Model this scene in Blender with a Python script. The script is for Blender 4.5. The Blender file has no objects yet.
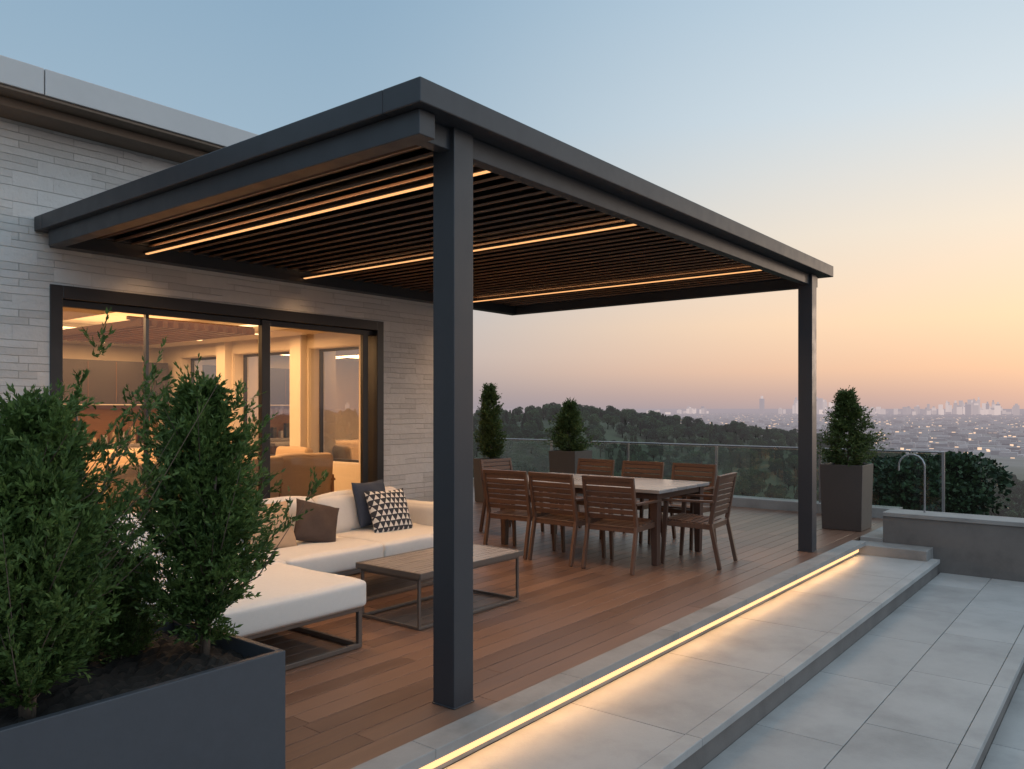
import bpy, math, random
import numpy as np
from mathutils import Vector, Matrix
rnd = random.Random(7)
S = bpy.context.scene

def lin(r, g, b):
    f = lambda c: (c/255/12.92) if c/255 <= 0.04045 else ((c/255+0.055)/1.055)**2.4
    return (f(r), f(g), f(b), 1.0)

# ------------------------------------------------------------------ materials
class NT:
    def __init__(s, name):
        s.m = bpy.data.materials.new(name); s.m.use_nodes = True
        s.t = s.m.node_tree; s.n = s.t.nodes; s.l = s.t.links
        s.n.clear(); s.out = s.n.new('ShaderNodeOutputMaterial')
    def new(s, typ, **kw):
        n = s.n.new(typ)
        for k, v in kw.items():
            setattr(n, k, v)
        return n
    def math(s, op, a, b=None, clamp=False):
        n = s.n.new('ShaderNodeMath'); n.operation = op; n.use_clamp = clamp
        for i, v in enumerate((a, b)):
            if v is None: continue
            if isinstance(v, (int, float)): n.inputs[i].default_value = v
            else: s.l.new(v, n.inputs[i])
        return n.outputs[0]
    def mix(s, fac, a, b, blend='MIX'):
        n = s.n.new('ShaderNodeMix'); n.data_type = 'RGBA'; n.blend_type = blend
        for idx, v in ((0, fac), (6, a), (7, b)):
            if isinstance(v, (int, float)): n.inputs[idx].default_value = v
            elif isinstance(v, tuple): n.inputs[idx].default_value = v
            else: s.l.new(v, n.inputs[idx])
        return n.outputs[2]
    def coord(s, kind='Object', scale=(1, 1, 1)):
        tc = s.n.new('ShaderNodeTexCoord'); mp = s.n.new('ShaderNodeMapping')
        mp.inputs['Scale'].default_value = scale
        s.l.new(tc.outputs[kind], mp.inputs[0]); return mp.outputs[0]
    def noise(s, vec, scale, detail=4, rough=0.55, out=0):
        n = s.n.new('ShaderNodeTexNoise'); n.inputs['Scale'].default_value = scale
        n.inputs['Detail'].default_value = detail; n.inputs['Roughness'].default_value = rough
        if vec is not None: s.l.new(vec, n.inputs['Vector'])
        return n.outputs[out]
    def ramp(s, fac, stops):
        n = s.n.new('ShaderNodeValToRGB'); e = n.color_ramp.elements
        while len(e) < len(stops): e.new(0.5)
        for i, (p, c) in enumerate(stops):
            e[i].position = p; e[i].color = c
        s.l.new(fac, n.inputs[0]); return n.outputs[0]
    def bsdf(s, color, rough=0.5, metal=0.0, bump=None, bstr=0.3, bdist=0.01, spec=0.5):
        n = s.n.new('ShaderNodeBsdfPrincipled')
        if isinstance(color, tuple): n.inputs['Base Color'].default_value = color
        else: s.l.new(color, n.inputs['Base Color'])
        if isinstance(rough, (int, float)): n.inputs['Roughness'].default_value = rough
        else: s.l.new(rough, n.inputs['Roughness'])
        n.inputs['Metallic'].default_value = metal
        n.inputs['Specular IOR Level'].default_value = spec
        if bump is not None:
            b = s.n.new('ShaderNodeBump'); b.inputs['Strength'].default_value = bstr
            b.inputs['Distance'].default_value = bdist
            s.l.new(bump, b.inputs['Height']); s.l.new(b.outputs[0], n.inputs['Normal'])
        return n.outputs[0]
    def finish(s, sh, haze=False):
        if haze:  # aerial haze painted into the surface as emission, growing with distance
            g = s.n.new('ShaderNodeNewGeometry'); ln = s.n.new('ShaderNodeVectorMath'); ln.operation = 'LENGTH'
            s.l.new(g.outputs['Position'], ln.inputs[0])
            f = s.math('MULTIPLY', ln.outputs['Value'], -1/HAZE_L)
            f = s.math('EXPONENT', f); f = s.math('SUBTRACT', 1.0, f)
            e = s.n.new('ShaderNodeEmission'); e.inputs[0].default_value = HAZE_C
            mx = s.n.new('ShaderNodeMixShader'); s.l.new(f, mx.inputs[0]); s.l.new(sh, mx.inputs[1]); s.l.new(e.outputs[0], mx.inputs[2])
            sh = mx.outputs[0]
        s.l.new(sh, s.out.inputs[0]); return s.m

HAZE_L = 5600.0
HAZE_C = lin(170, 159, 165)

def simple(name, col, rough=0.5, metal=0.0, nscale=30, var=0.12, bstr=0.1, island=0.0, kind='Object'):
    t = NT(name); v = t.coord(kind)
    n = t.noise(v, nscale); n2 = t.noise(v, nscale*0.12)
    c = t.mix(n, tuple(x*(1-var) for x in col[:3])+(1,), tuple(min(1, x*(1+var)) for x in col[:3])+(1,))
    c = t.mix(t.math('MULTIPLY', n2, 0.5), c, tuple(x*(1-2*var) for x in col[:3])+(1,))
    r = t.math('ADD', t.math('MULTIPLY', t.math('SUBTRACT', n2, 0.5), 0.25), rough)
    return t.finish(t.bsdf(c, r, metal, n, bstr, 0.004))

def emis(name, col, st):
    t = NT(name); e = t.new('ShaderNodeEmission'); e.inputs[0].default_value = col; e.inputs[1].default_value = st
    return t.finish(e.outputs[0])

def glass_mat(name, tint=(0.93, 0.96, 0.95, 1), rough=0.0, k=1.3):
    t = NT(name)
    tr = t.new('ShaderNodeBsdfTransparent'); tr.inputs[0].default_value = tint
    gl = t.new('ShaderNodeBsdfGlossy'); gl.inputs['Roughness'].default_value = rough
    fr = t.new('ShaderNodeFresnel'); fr.inputs[0].default_value = 1.5
    f = t.math('MULTIPLY', fr.outputs[0], k, True)
    mx = t.new('ShaderNodeMixShader'); t.l.new(f, mx.inputs[0]); t.l.new(tr.outputs[0], mx.inputs[1]); t.l.new(gl.outputs[0], mx.inputs[2])
    return t.finish(mx.outputs[0])

def wood_mat(name, c1, c2, axis='X', rough=0.5, fine=1.0, spread=0.35):
    t = NT(name)
    sc = {'X': (0.6, 14, 14), 'Y': (14, 0.6, 14), 'Z': (14, 14, 0.6)}[axis]
    g = t.new('ShaderNodeNewGeometry')
    tc = t.n.new('ShaderNodeTexCoord')
    off = t.n.new('ShaderNodeVectorMath'); off.operation = 'ADD'
    cmb = t.n.new('ShaderNodeCombineXYZ')
    r10 = t.math('MULTIPLY', g.outputs['Random Per Island'], 37.0)
    for i in range(3): t.l.new(r10, cmb.inputs[i])
    t.l.new(tc.outputs['Object'], off.inputs[0]); t.l.new(cmb.outputs[0], off.inputs[1])
    mp = t.n.new('ShaderNodeMapping'); mp.inputs['Scale'].default_value = sc
    t.l.new(off.outputs[0], mp.inputs[0])
    n = t.noise(mp.outputs[0], 3*fine, 6, 0.65)
    n2 = t.noise(tc.outputs['Object'], 1.3, 3)
    f = t.math('ADD', t.math('MULTIPLY', t.math('SUBTRACT', n, 0.5), 1.6), g.outputs['Random Per Island'])
    f = t.math('ADD', t.math('MULTIPLY', f, spread*1.6), 0.2, True)
    c = t.mix(f, c1, c2)
    c = t.mix(t.math('MULTIPLY', n2, 0.35), c, tuple(x*0.6 for x in c1[:3])+(1,))
    rr = t.math('ADD', t.math('MULTIPLY', n, 0.25), rough-0.12)
    return t.finish(t.bsdf(c, rr, 0, n, 0.25, 0.003))

def concrete_mat(name, c, rough=0.6, island=0.25, contrast=1.0):
    t = NT(name); v = t.coord('Object')
    g = t.new('ShaderNodeNewGeometry')
    n = t.noise(v, 2.2, 8, 0.65); nf = t.noise(v, 60, 4, 0.7); n3 = t.noise(v, 0.7, 3)
    dk = 1-0.34*contrast; lt = 1+0.18*contrast
    dark = tuple(x*dk for x in c[:3])+(1,); lite = tuple(min(1, x*lt) for x in c[:3])+(1,)
    col = t.ramp(n, [(0.3, dark), (0.52, c), (0.75, lite)])
    col = t.mix(t.math('MULTIPLY', nf, 0.35), col, dark)
    k = t.math('ADD', t.math('MULTIPLY', g.outputs['Random Per Island'], island), 1.0-island*0.7)
    cmb = t.new('ShaderNodeCombineColor')
    for i in range(3): t.l.new(k, cmb.inputs[i])
    col = t.mix(1.0, col, cmb.outputs[0], 'MULTIPLY')
    r = t.math('ADD', t.math('MULTIPLY', n3, 0.3), rough-0.15)
    h = t.math('ADD', nf, t.math('MULTIPLY', n, 0.6))
    return t.finish(t.bsdf(col, r, 0, h, 0.25, 0.004))

def leaf_mat(name, dark, light, haze=False, trans=0.25):
    t = NT(name)
    g = t.new('ShaderNodeNewGeometry')
    tc = t.new('ShaderNodeTexCoord')
    oi = t.new('ShaderNodeObjectInfo')
    n = t.noise(tc.outputs['Object'], 5.0 if not haze else 0.35, 2)
    f = t.math('ADD', t.math('MULTIPLY', g.outputs['Random Per Island'], 0.6), t.math('MULTIPLY', t.math('SUBTRACT', n, 0.4), 1.2))
    f = t.math('ADD', f, t.math('MULTIPLY', t.math('SUBTRACT', oi.outputs['Random'], 0.5), 0.8 if haze else 0.0), True)
    c = t.mix(f, dark, light)
    b = t.bsdf(c, 0.55, 0, spec=0.3)
    if trans > 0:
        tl = t.new('ShaderNodeBsdfTranslucent'); t.l.new(c, tl.inputs[0])
        mx = t.new('ShaderNodeMixShader'); mx.inputs[0].default_value = trans
        t.l.new(b, mx.inputs[1]); t.l.new(tl.outputs[0], mx.inputs[2]); b = mx.outputs[0]
    return t.finish(b, haze)

def stone_wall_mat(name):
    t = NT(name); tc = t.new('ShaderNodeTexCoord'); sp = t.new('ShaderNodeSeparateXYZ'); t.l.new(tc.outputs['Object'], sp.inputs[0])
    cb = t.new('ShaderNodeCombineXYZ'); t.l.new(t.math('ADD', sp.outputs[0], sp.outputs[1]), cb.inputs[0]); t.l.new(sp.outputs[2], cb.inputs[1])
    nz = t.noise(cb.outputs[0], 3.0, 3, 0.5, out=1)
    wob = t.new('ShaderNodeVectorMath'); wob.operation = 'MULTIPLY_ADD'
    t.l.new(nz, wob.inputs[0]); wob.inputs[1].default_value = (0.02, 0.018, 0); t.l.new(cb.outputs[0], wob.inputs[2])
    def brick(w, h, off, sq, fr=3):
        b = t.new('ShaderNodeTexBrick'); b.offset = off; b.squash = sq; b.squash_frequency = fr
        b.inputs['Scale'].default_value = 1.0; b.inputs['Brick Width'].default_value = w; b.inputs['Row Height'].default_value = h
        b.inputs['Mortar Size'].default_value = 0.003; b.inputs['Mortar Smooth'].default_value = 0.7; b.inputs['Bias'].default_value = 0
        b.inputs['Color1'].default_value = (0, 0, 0, 1); b.inputs['Color2'].default_value = (1, 1, 1, 1); b.inputs['Mortar'].default_value = (0.5, 0.5, 0.5, 1)
        t.l.new(wob.outputs[0], b.inputs['Vector']); return b
    b1 = brick(0.42, 0.062, 0.37, 1.7); b2 = brick(0.31, 0.124, 0.43, 1.4, 2)
    ssp = t.new('ShaderNodeSeparateColor'); t.l.new(b2.outputs[0], ssp.inputs[0])
    s = t.math('GREATER_THAN', ssp.outputs[0], 0.62)
    colv = t.mix(s, b1.outputs[0], b2.outputs[0]); mort = t.mix(s, b1.outputs[1], b2.outputs[1])
    n = t.noise(cb.outputs[0], 11, 8, 0.72)
    base = t.ramp(colv, [(0.0, (0.52, 0.50, 0.47, 1)), (0.5, (0.60, 0.58, 0.55, 1)), (1.0, (0.68, 0.66, 0.63, 1))])
    c = t.mix(t.math('MULTIPLY', n, 0.7), base, (0.50, 0.475, 0.445, 1))
    c = t.mix(t.math('MULTIPLY', mort, 0.65), c, (0.34, 0.32, 0.30, 1))
    h = t.math('ADD', t.math('MULTIPLY', n, 1.0), t.math('MULTIPLY', colv, 0.5))
    h = t.math('SUBTRACT', h, t.math('MULTIPLY', mort, 0.8))
    return t.finish(t.bsdf(c, 0.85, 0, h, 0.8, 0.02))

M = {}
M['steel_dark'] = simple('charcoal_powdercoat', (0.030, 0.032, 0.038, 1), 0.42, 0.0, 60, 0.1, 0.03)
M['slat'] = wood_mat('wood_louver', (0.11, 0.062, 0.038, 1), (0.21, 0.122, 0.074, 1), 'Y', 0.36)
M['frame'] = simple('window_frame_metal', (0.018, 0.017, 0.018, 1), 0.35, 0.0)
M['stone'] = stone_wall_mat('stacked_stone')
M['deck'] = wood_mat('deck_boards', (0.095, 0.050, 0.034, 1), (0.24, 0.135, 0.090, 1), 'X', 0.40, 1.0, 0.40)
M['pave'] = concrete_mat('stone_paving', (0.36, 0.352, 0.34, 1), 0.5, 0.20, 0.75)
M['conc'] = concrete_mat('concrete_trim', (0.29, 0.275, 0.26, 1), 0.65, 0.15)
M['conc_dk'] = concrete_mat('dark_stone', (0.15, 0.135, 0.125, 1), 0.7, 0.15)
M['parapet'] = simple('parapet_metal', (0.52, 0.51, 0.50, 1), 0.5, 0.0, 8, 0.08)
M['soffit'] = simple('soffit', (0.20, 0.145, 0.105, 1), 0.7)
M['planter'] = simple('planter_fibre', (0.045, 0.050, 0.060, 1), 0.55, 0, 25, 0.15, 0.15)
M['planter2'] = simple('planter_bronze', (0.062, 0.050, 0.045, 1), 0.55, 0, 25, 0.12, 0.1)
M['soil'] = simple('soil', (0.02, 0.014, 0.01, 1), 0.95, 0, 40, 0.5, 1.0)
M['fabric'] = simple('sofa_fabric', (0.66, 0.62, 0.57, 1), 0.9, 0, 260, 0.08, 0.3)
M['tan'] = simple('tan_fabric', (0.46, 0.31, 0.19, 1), 0.9, 0, 260, 0.1, 0.25)
M['brown'] = simple('brown_fabric', (0.06, 0.037, 0.028, 1), 0.85, 0, 260, 0.1, 0.25)
M['navy'] = simple('navy_fabric', (0.032, 0.042, 0.066, 1), 0.85, 0, 260, 0.1, 0.25)
M['legmetal'] = simple('bronze_metal', (0.16, 0.13, 0.11, 1), 0.35, 0.5)
M['ctop'] = wood_mat('coffee_table_top', (0.22, 0.19, 0.165, 1), (0.29, 0.25, 0.225, 1), 'X', 0.28)
M['ttop'] = concrete_mat('dining_top', (0.30, 0.275, 0.262, 1), 0.28, 0.0, 0.35)
M['teak'] = wood_mat('teak', (0.060, 0.030, 0.020, 1), (0.155, 0.078, 0.048, 1), 'Z', 0.42)
M['tleg'] = wood_mat('table_leg_wood', (0.055, 0.028, 0.02, 1), (0.10, 0.05, 0.035, 1), 'Z', 0.45)
M['bark'] = simple('bark', (0.13, 0.09, 0.065, 1), 0.9, 0, 60, 0.4, 0.8)
M['leafA'] = leaf_mat('shrub_leaves', (0.026, 0.058, 0.016, 1), (0.155, 0.235, 0.060, 1), False, 0.3)
M['leafB'] = leaf_mat('conifer_leaves', (0.035, 0.062, 0.020, 1), (0.15, 0.19, 0.055, 1), False, 0.25)
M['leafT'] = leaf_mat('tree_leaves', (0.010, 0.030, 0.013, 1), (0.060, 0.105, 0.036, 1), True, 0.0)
M['barkT'] = simple('bark_far', (0.05, 0.04, 0.03, 1), 0.9)
M['glass'] = glass_mat('window_glass', (0.95, 0.95, 0.93, 1))
M['sideglass'] = glass_mat('side_window_glass', (0.92, 0.94, 0.93, 1), 0.0, 0.7)
M['rglass'] = glass_mat('railing_glass', (0.86, 0.92, 0.90, 1))
M['rail'] = simple('rail_steel', (0.35, 0.35, 0.36, 1), 0.3, 0.8)
M['led'] = emis('led_warm', (1.0, 0.47, 0.18, 1), 1.35)
M['led2'] = emis('led_step', (1.0, 0.58, 0.26, 1), 1.7)
M['iwall'] = simple('interior_plaster', (0.60, 0.51, 0.40, 1), 0.8, 0, 8, 0.05)
M['ifloor'] = concrete_mat('interior_floor', (0.30, 0.23, 0.17, 1), 0.3, 0.05)
M['iwood'] = wood_mat('interior_wood', (0.15, 0.07, 0.035, 1), (0.28, 0.14, 0.07, 1), 'X', 0.4)
M['icove'] = emis('cove_light', (1.0, 0.62, 0.30, 1), 3.0)
M['ibar'] = emis('cabinet_light', (1.0, 0.52, 0.22, 1), 0.9)
M['idark'] = simple('kitchen_dark', (0.05, 0.04, 0.035, 1), 0.4)
M['ifab'] = simple('interior_fabric', (0.40, 0.29, 0.19, 1), 0.9, 0, 200, 0.1)

t = NT('triangle_fabric'); v = t.coord('Object', (19, 19, 19)); sp = t.new('ShaderNodeSeparateXYZ'); t.l.new(v, sp.inputs[0])
row = t.math('FLOOR', sp.outputs[1]); fy = t.math('FRACT', sp.outputs[1])
fx = t.math('FRACT', t.math('ADD', sp.outputs[0], t.math('MULTIPLY', row, 0.5)))
tri = t.math('ABSOLUTE', t.math('SUBTRACT', t.math('MULTIPLY', fx, 2.0), 1.0))
c = t.mix(t.math('GREATER_THAN', t.math('ADD', tri, fy), 0.85), (0.6, 0.57, 0.52, 1), (0.025, 0.027, 0.035, 1))
M['pattern'] = t.finish(t.bsdf(c, 0.9))

# ------------------------------------------------------------------ mesh helpers
def link(o, parent=None):
    S.collection.objects.link(o)
    if parent is not None: o.parent = parent
    return o
def empty(name, loc=(0, 0, 0), rz=0, parent=None):
    o = bpy.data.objects.new(name, None); o.location = loc; o.rotation_euler = (0, 0, rz); o.empty_display_size = 0.2
    return link(o, parent)

class MB:
    def __init__(s): s.v = []; s.f = []; s.m = []
    def add(s, vs, fs, m=0):
        b = len(s.v); s.v += [tuple(p) for p in vs]; s.f += [tuple(b+i for i in f) for f in fs]; s.m += [m]*len(fs)
    BF = [(0, 3, 2, 1), (4, 5, 6, 7), (0, 1, 5, 4), (1, 2, 6, 5), (2, 3, 7, 6), (3, 0, 4, 7)]
    def box(s, x0, x1, y0, y1, z0, z1, m=0):
        s.add([(x0, y0, z0), (x1, y0, z0), (x1, y1, z0), (x0, y1, z0), (x0, y0, z1), (x1, y0, z1), (x1, y1, z1), (x0, y1, z1)], s.BF, m)
    def bar(s, p0, p1, w, h, m=0, up=(0, 0, 1), w2=None, h2=None):
        p0 = Vector(p0); p1 = Vector(p1); d = (p1-p0).normalized(); u = Vector(up)
        if abs(d.dot(u)) > 0.98: u = Vector((1, 0, 0))
        a = d.cross(u).normalized(); b = a.cross(d).normalized()
        w2 = w if w2 is None else w2; h2 = h if h2 is None else h2
        vs = []
        for p, ww, hh in ((p0, w, h), (p1, w2, h2)):
            for sx, sy in ((-1, -1), (1, -1), (1, 1), (-1, 1)):
                vs.append(p+a*sx*ww/2+b*sy*hh/2)
        s.add(vs, s.BF, m)
    def tube(s, pts, r, m=0, n=8):
        pts = [Vector(p) for p in pts]; rs = r if isinstance(r, (list, tuple)) else [r]*len(pts)
        vs = []; fs = []
        ref = Vector((0.3, 0.5, 0.81)).normalized()
        for i, p in enumerate(pts):
            d = (pts[min(i+1, len(pts)-1)]-pts[max(i-1, 0)]).normalized()
            a = d.cross(ref)
            if a.length < 1e-3: a = d.cross(Vector((1, 0, 0)))
            a.normalize(); b = d.cross(a)
            for k in range(n):
                an = 2*math.pi*k/n; vs.append(p+(a*math.cos(an)+b*math.sin(an))*rs[i])
        for i in range(len(pts)-1):
            for k in range(n):
                fs.append((i*n+k, i*n+(k+1) % n, (i+1)*n+(k+1) % n, (i+1)*n+k))
        fs.append(tuple(range(n))[::-1]); fs.append(tuple((len(pts)-1)*n+k for k in range(n)))
        s.add(vs, fs, m)
    def mesh(s, name, mats):
        me = bpy.data.meshes.new(name); me.from_pydata(s.v, [], s.f)
        for k in mats: me.materials.append(M[k])
        me.polygons.foreach_set('material_index', s.m); me.update(); return me
    def obj(s, name, mats, parent=None, bevel=0, loc=(0, 0, 0), smooth=False):
        me = s.mesh(name, mats)
        o = bpy.data.objects.new(name, me); o.location = loc
        if bevel:
            b = o.modifiers.new('bev', 'BEVEL'); b.width = bevel; b.segments = 2; b.limit_method = 'ANGLE'; b.harden_normals = False
        return link(o, parent)

def rounded_cushion(name, sx, sy, sz, r, mat, parent, loc, rot=(0, 0, 0), puff=0.015, n=14, seed=0):
    rs = np.random.RandomState(seed)
    vs = {}; verts = []; faces = []
    def vid(p):
        k = tuple(np.round(p, 5))
        if k not in vs: vs[k] = len(verts); verts.append(p)
        return vs[k]
    g = np.linspace(-1, 1, n+1)
    g = np.sign(g)*(1-(1-np.abs(g))**1.6)
    for ax in range(3):
        for sg in (-1, 1):
            for i in range(n):
                for j in range(n):
                    q = []
                    for (a, b) in ((i, j), (i+1, j), (i+1, j+1), (i, j+1)):
                        p = np.zeros(3); p[ax] = sg; p[(ax+1) % 3] = g[a]; p[(ax+2) % 3] = g[b]; q.append(vid(p))
                    if sg < 0: q = q[::-1]
                    faces.append(q)
    V = np.array(verts); h = np.array([sx, sy, sz])/2
    P = V*h; inner = np.clip(P, -(h-r), h-r); d = P-inner; L = np.linalg.norm(d, axis=1, keepdims=True); L[L == 0] = 1
    surf = inner+d/L*r
    k = (1-V**2).clip(0)
    surf[:, 2] += np.sign(V[:, 2])*(np.abs(V[:, 2]) > .99)*puff*(k[:, 0]*k[:, 1])**0.5
    surf[:, 1] += np.sign(V[:, 1])*(np.abs(V[:, 1]) > .99)*puff*0.6*(k[:, 0]*k[:, 2])**0.5
    ph = rs.rand(3)*6
    surf[:, 2] += 0.005*np.sin(surf[:, 0]*11+ph[0])*np.sin(surf[:, 1]*9+ph[1])
    me = bpy.data.meshes.new(name); me.from_pydata(surf.tolist(), [], faces); me.materials.append(M[mat])
    me.shade_smooth()
    o = bpy.data.objects.new(name, me); o.location = loc; o.rotation_euler = rot
    return link(o, parent)

def pillow(name, s, t, mat, loc, rot, parent=None, seed=0):
    n = 24; g = np.linspace(-1, 1, n+1); verts = []; faces = []
    rs = np.random.RandomState(seed); ph = rs.rand(4)*6
    for side in (1, -1):
        for i in range(n+1):
            for j in range(n+1):
                u, v = g[i], g[j]
                e = ((1-u**2)*(1-v**2))**0.42
                px_ = 1-0.08*(1-v**2)*abs(u)**3; py_ = 1-0.08*(1-u**2)*abs(v)**3
                w = 0.012*math.sin(5*u+ph[0])*math.sin(4*v+ph[1])*e
                verts.append((u*s/2*px_, v*s/2*py_, side*(t/2*e)+w))
    N = (n+1)**2
    for k in range(2):
        for i in range(n):
            for j in range(n):
                a = k*N+i*(n+1)+j; q = (a, a+n+1, a+n+2, a+1)
                faces.append(q if k == 0 else q[::-1])
    me = bpy.data.meshes.new(name); me.from_pydata(verts, [], faces); me.materials.append(M[mat]); me.shade_smooth()
    o = bpy.data.objects.new(name, me); o.location = loc; o.rotation_euler = rot
    return link(o, parent)

# ------------------------------------------------------------------ foliage
def unit(a): return a/np.maximum(np.linalg.norm(a, axis=-1, keepdims=True), 1e-9)
def leaf_arrays(base, dirv, length, width, rs):
    n = len(base); ref = unit(rs.normal(size=(n, 3))); side = unit(np.cross(dirv, ref))
    L = length[:, None]; W = (length*width)[:, None]
    nrm = np.cross(dirv, side)
    p0 = base; p1 = base+dirv*L*0.5+side*W+nrm*L*0.06; p2 = base+dirv*L; p3 = base+dirv*L*0.5-side*W+nrm*L*0.06
    return np.stack([p0, p1, p2, p3], 1).reshape(-1, 3)
def mesh_leaves(name, LV, woods, leafmat, barkmat):
    nw = len(woods.v); V = np.concatenate([np.array(woods.v).reshape(-1, 3), LV]) if nw else LV
    n = len(LV)//4
    me = bpy.data.meshes.new(name)
    wl = [len(f) for f in woods.f]; flat = [i for f in woods.f for i in f]
    loops = np.concatenate([np.array(flat, dtype=np.int32), np.arange(n*4, dtype=np.int32)+nw])
    tot = np.concatenate([np.array(wl, dtype=np.int32), np.full(n, 4, dtype=np.int32)])
    start = np.concatenate([[0], np.cumsum(tot)[:-1]]).astype(np.int32)
    me.vertices.add(len(V)); me.vertices.foreach_set('co', V.astype(np.float32).ravel())
    me.loops.add(len(loops)); me.loops.foreach_set('vertex_index', loops)
    me.polygons.add(len(tot)); me.polygons.foreach_set('loop_start', start); me.polygons.foreach_set('loop_total', tot)
    me.materials.append(M[leafmat]); me.materials.append(M[barkmat])
    mi = np.concatenate([np.ones(len(wl), dtype=np.int32), np.zeros(n, dtype=np.int32)])
    me.polygons.foreach_set('material_index', mi)
    me.update(calc_edges=True); me.validate(); return me

def shrub_mesh(name, H, R, seed, nb=260, ns=11, nl=12, leaf=0.022, up=0.9, t0=0.16, stems=1, prof=None, mat='leafA', width=0.24, rag=0.5, rise=1.1):
    rs = np.random.RandomState(seed); W = MB(); out = []
    stem_list = []
    for k in range(stems):
        a = rs.rand()*6.28
        top = np.array([math.cos(a)*R*0.5*(k > 0), math.sin(a)*R*0.5*(k > 0), H*(1 if k == 0 else 0.66+0.15*rs.rand())])
        b = np.array([math.cos(a)*0.03*(k > 0), math.sin(a)*0.03*(k > 0), 0])
        wig = rs.normal(size=2)*0.02*H
        def f(t, top=top, b=b, wig=wig):
            t = np.asarray(t)[..., None]
            return b*(1-t)+top*t+np.concatenate([wig[0]*np.sin(t*3.0), wig[1]*np.sin(t*4.1), 0*t], -1)
        stem_list.append(f)
        W.tube([tuple(f(tt)) for tt in np.linspace(0, 0.97, 9)], [0.013*H*(1-0.85*tt)+0.002 for tt in np.linspace(0, 1, 9)], 0, 6)
    if prof is None:
        def prof(t):
            u = np.clip((t-t0)/(1-t0), 0, 1)
            return np.clip(np.clip(u*6+0.35, 0, 1)*(1-u)**0.62*1.12, 0.07, 1)
    lump = rs.rand(8)*6.28
    for si, f in enumerate(stem_list):
        n = nb if si == 0 else int(nb*0.45)
        t = t0+(1-t0)*rs.rand(n)**0.95; az = rs.rand(n)*2*math.pi
        rad = R*(1 if si == 0 else 0.6)*prof(t)*(1.08-rag+2*rag*rs.rand(n)**1.8)*(1+0.28*np.sin(az*3+t*9+lump[0])+0.2*np.sin(az*5-t*17+lump[1]))
        elev = up*(0.5+0.7*rs.rand(n))
        st = f(np.clip(t-0.08*rs.rand(n), 0.05, 1))
        e = np.array([np.cos(az), np.sin(az), np.zeros(n)]).T
        for i in range(n):
            p0 = st[i]; pm = p0+e[i]*rad[i]*0.5+np.array([0, 0, rad[i]*0.5*elev[i]*0.6]); p1 = p0+e[i]*rad[i]+np.array([0, 0, rad[i]*elev[i]*rise])
            if i % 2 == 0: W.tube([tuple(p0), tuple(pm), tuple(p1)], [0.0035*H, 0.0022*H, 0.001], 0, 3)
        s = 0.22+0.83*np.sort(rs.rand(n, ns), axis=1)
        bp = st[:, None, :]+e[:, None, :]*rad[:, None, None]*s[..., None]
        bp[..., 2] += rad[:, None]*elev[:, None]*s**1.4*rise
        bd = e[:, None, :]*np.ones((n, ns, 1)); bd[..., 2] += elev[:, None]*1.3*rise
        sd = unit(unit(bd)+rs.normal(size=(n, ns, 3))*0.42)
        sl = (0.045+0.06*rs.rand(n, ns))*(leaf/0.022)
        q = rs.rand(n, ns, nl)
        lp = bp[:, :, None, :]+sd[:, :, None, :]*(sl[..., None]*q)[..., None]
        ld = unit(sd[:, :, None, :]+rs.normal(size=(n, ns, nl, 3))*0.36+np.array([0, 0, 0.12]))
        ll = leaf*(0.6+0.8*rs.rand(n*ns*nl))
        out.append(leaf_arrays(lp.reshape(-1, 3), ld.reshape(-1, 3), ll, width, rs))
    return mesh_leaves(name, np.concatenate(out), W, mat, 'bark')

def tree_mesh(name, H, R, seed, nleaf, leaf, conifer=False, flat=0.75, nl=22):
    rs = np.random.RandomState(seed); W = MB()
    W.tube([(0, 0, -1.5), (0.02*H, 0.01*H, H*0.3), (0, 0.02*H, H*0.8)], [0.035*H, 0.025*H, 0.006*H], 0, 7)
    if conifer:
        t = rs.rand(nleaf)**1.3; az = rs.rand(nleaf)*6.28
        r = R*(1-t)**0.85*(0.45+0.6*rs.rand(nleaf)**0.5)*(1+0.25*np.sin(az*4+t*25))*(0.8+0.2*np.sin(t*60))
        P = np.stack([r*np.cos(az), r*np.sin(az), H*(0.12+0.88*t)], 1)
        D = unit(np.stack([np.cos(az), np.sin(az), 0.1-0.5*rs.rand(nleaf)], 1)+rs.normal(size=(nleaf, 3))*0.4)
    else:
        c = rs.normal(size=(nl, 3)); c = unit(c)*(rs.rand(nl, 1)**0.45)
        c = c*np.array([R*0.72, R*0.72, R*flat*0.72])+np.array([0, 0, H-R*flat])
        lr = R*(0.26+0.2*rs.rand(nl))
        k = rs.randint(0, nl, nleaf); d = unit(rs.normal(size=(nleaf, 3)))
        d[:, 2] = np.where(rs.rand(nleaf) < 0.6, np.abs(d[:, 2]), d[:, 2])
        P = c[k]+d*(lr[k]*(0.75+0.35*rs.rand(nleaf)**1.0))[:, None]*np.array([1, 1, 0.8])
        D = unit(d+rs.normal(size=(nleaf, 3))*0.7)
        for i in range(nl):
            W.tube([(0, 0, H*0.32+0.1*H*rs.rand()), tuple(c[i]*np.array([.5, .5, .85])), tuple(c[i])], [0.014*H, 0.008*H, 0.003*H], 0, 4)
    LV = leaf_arrays(P, D, leaf*(0.6+0.8*rs.rand(nleaf)), 0.42, rs)
    return mesh_leaves(name, LV, W, 'leafT', 'barkT')

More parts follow.
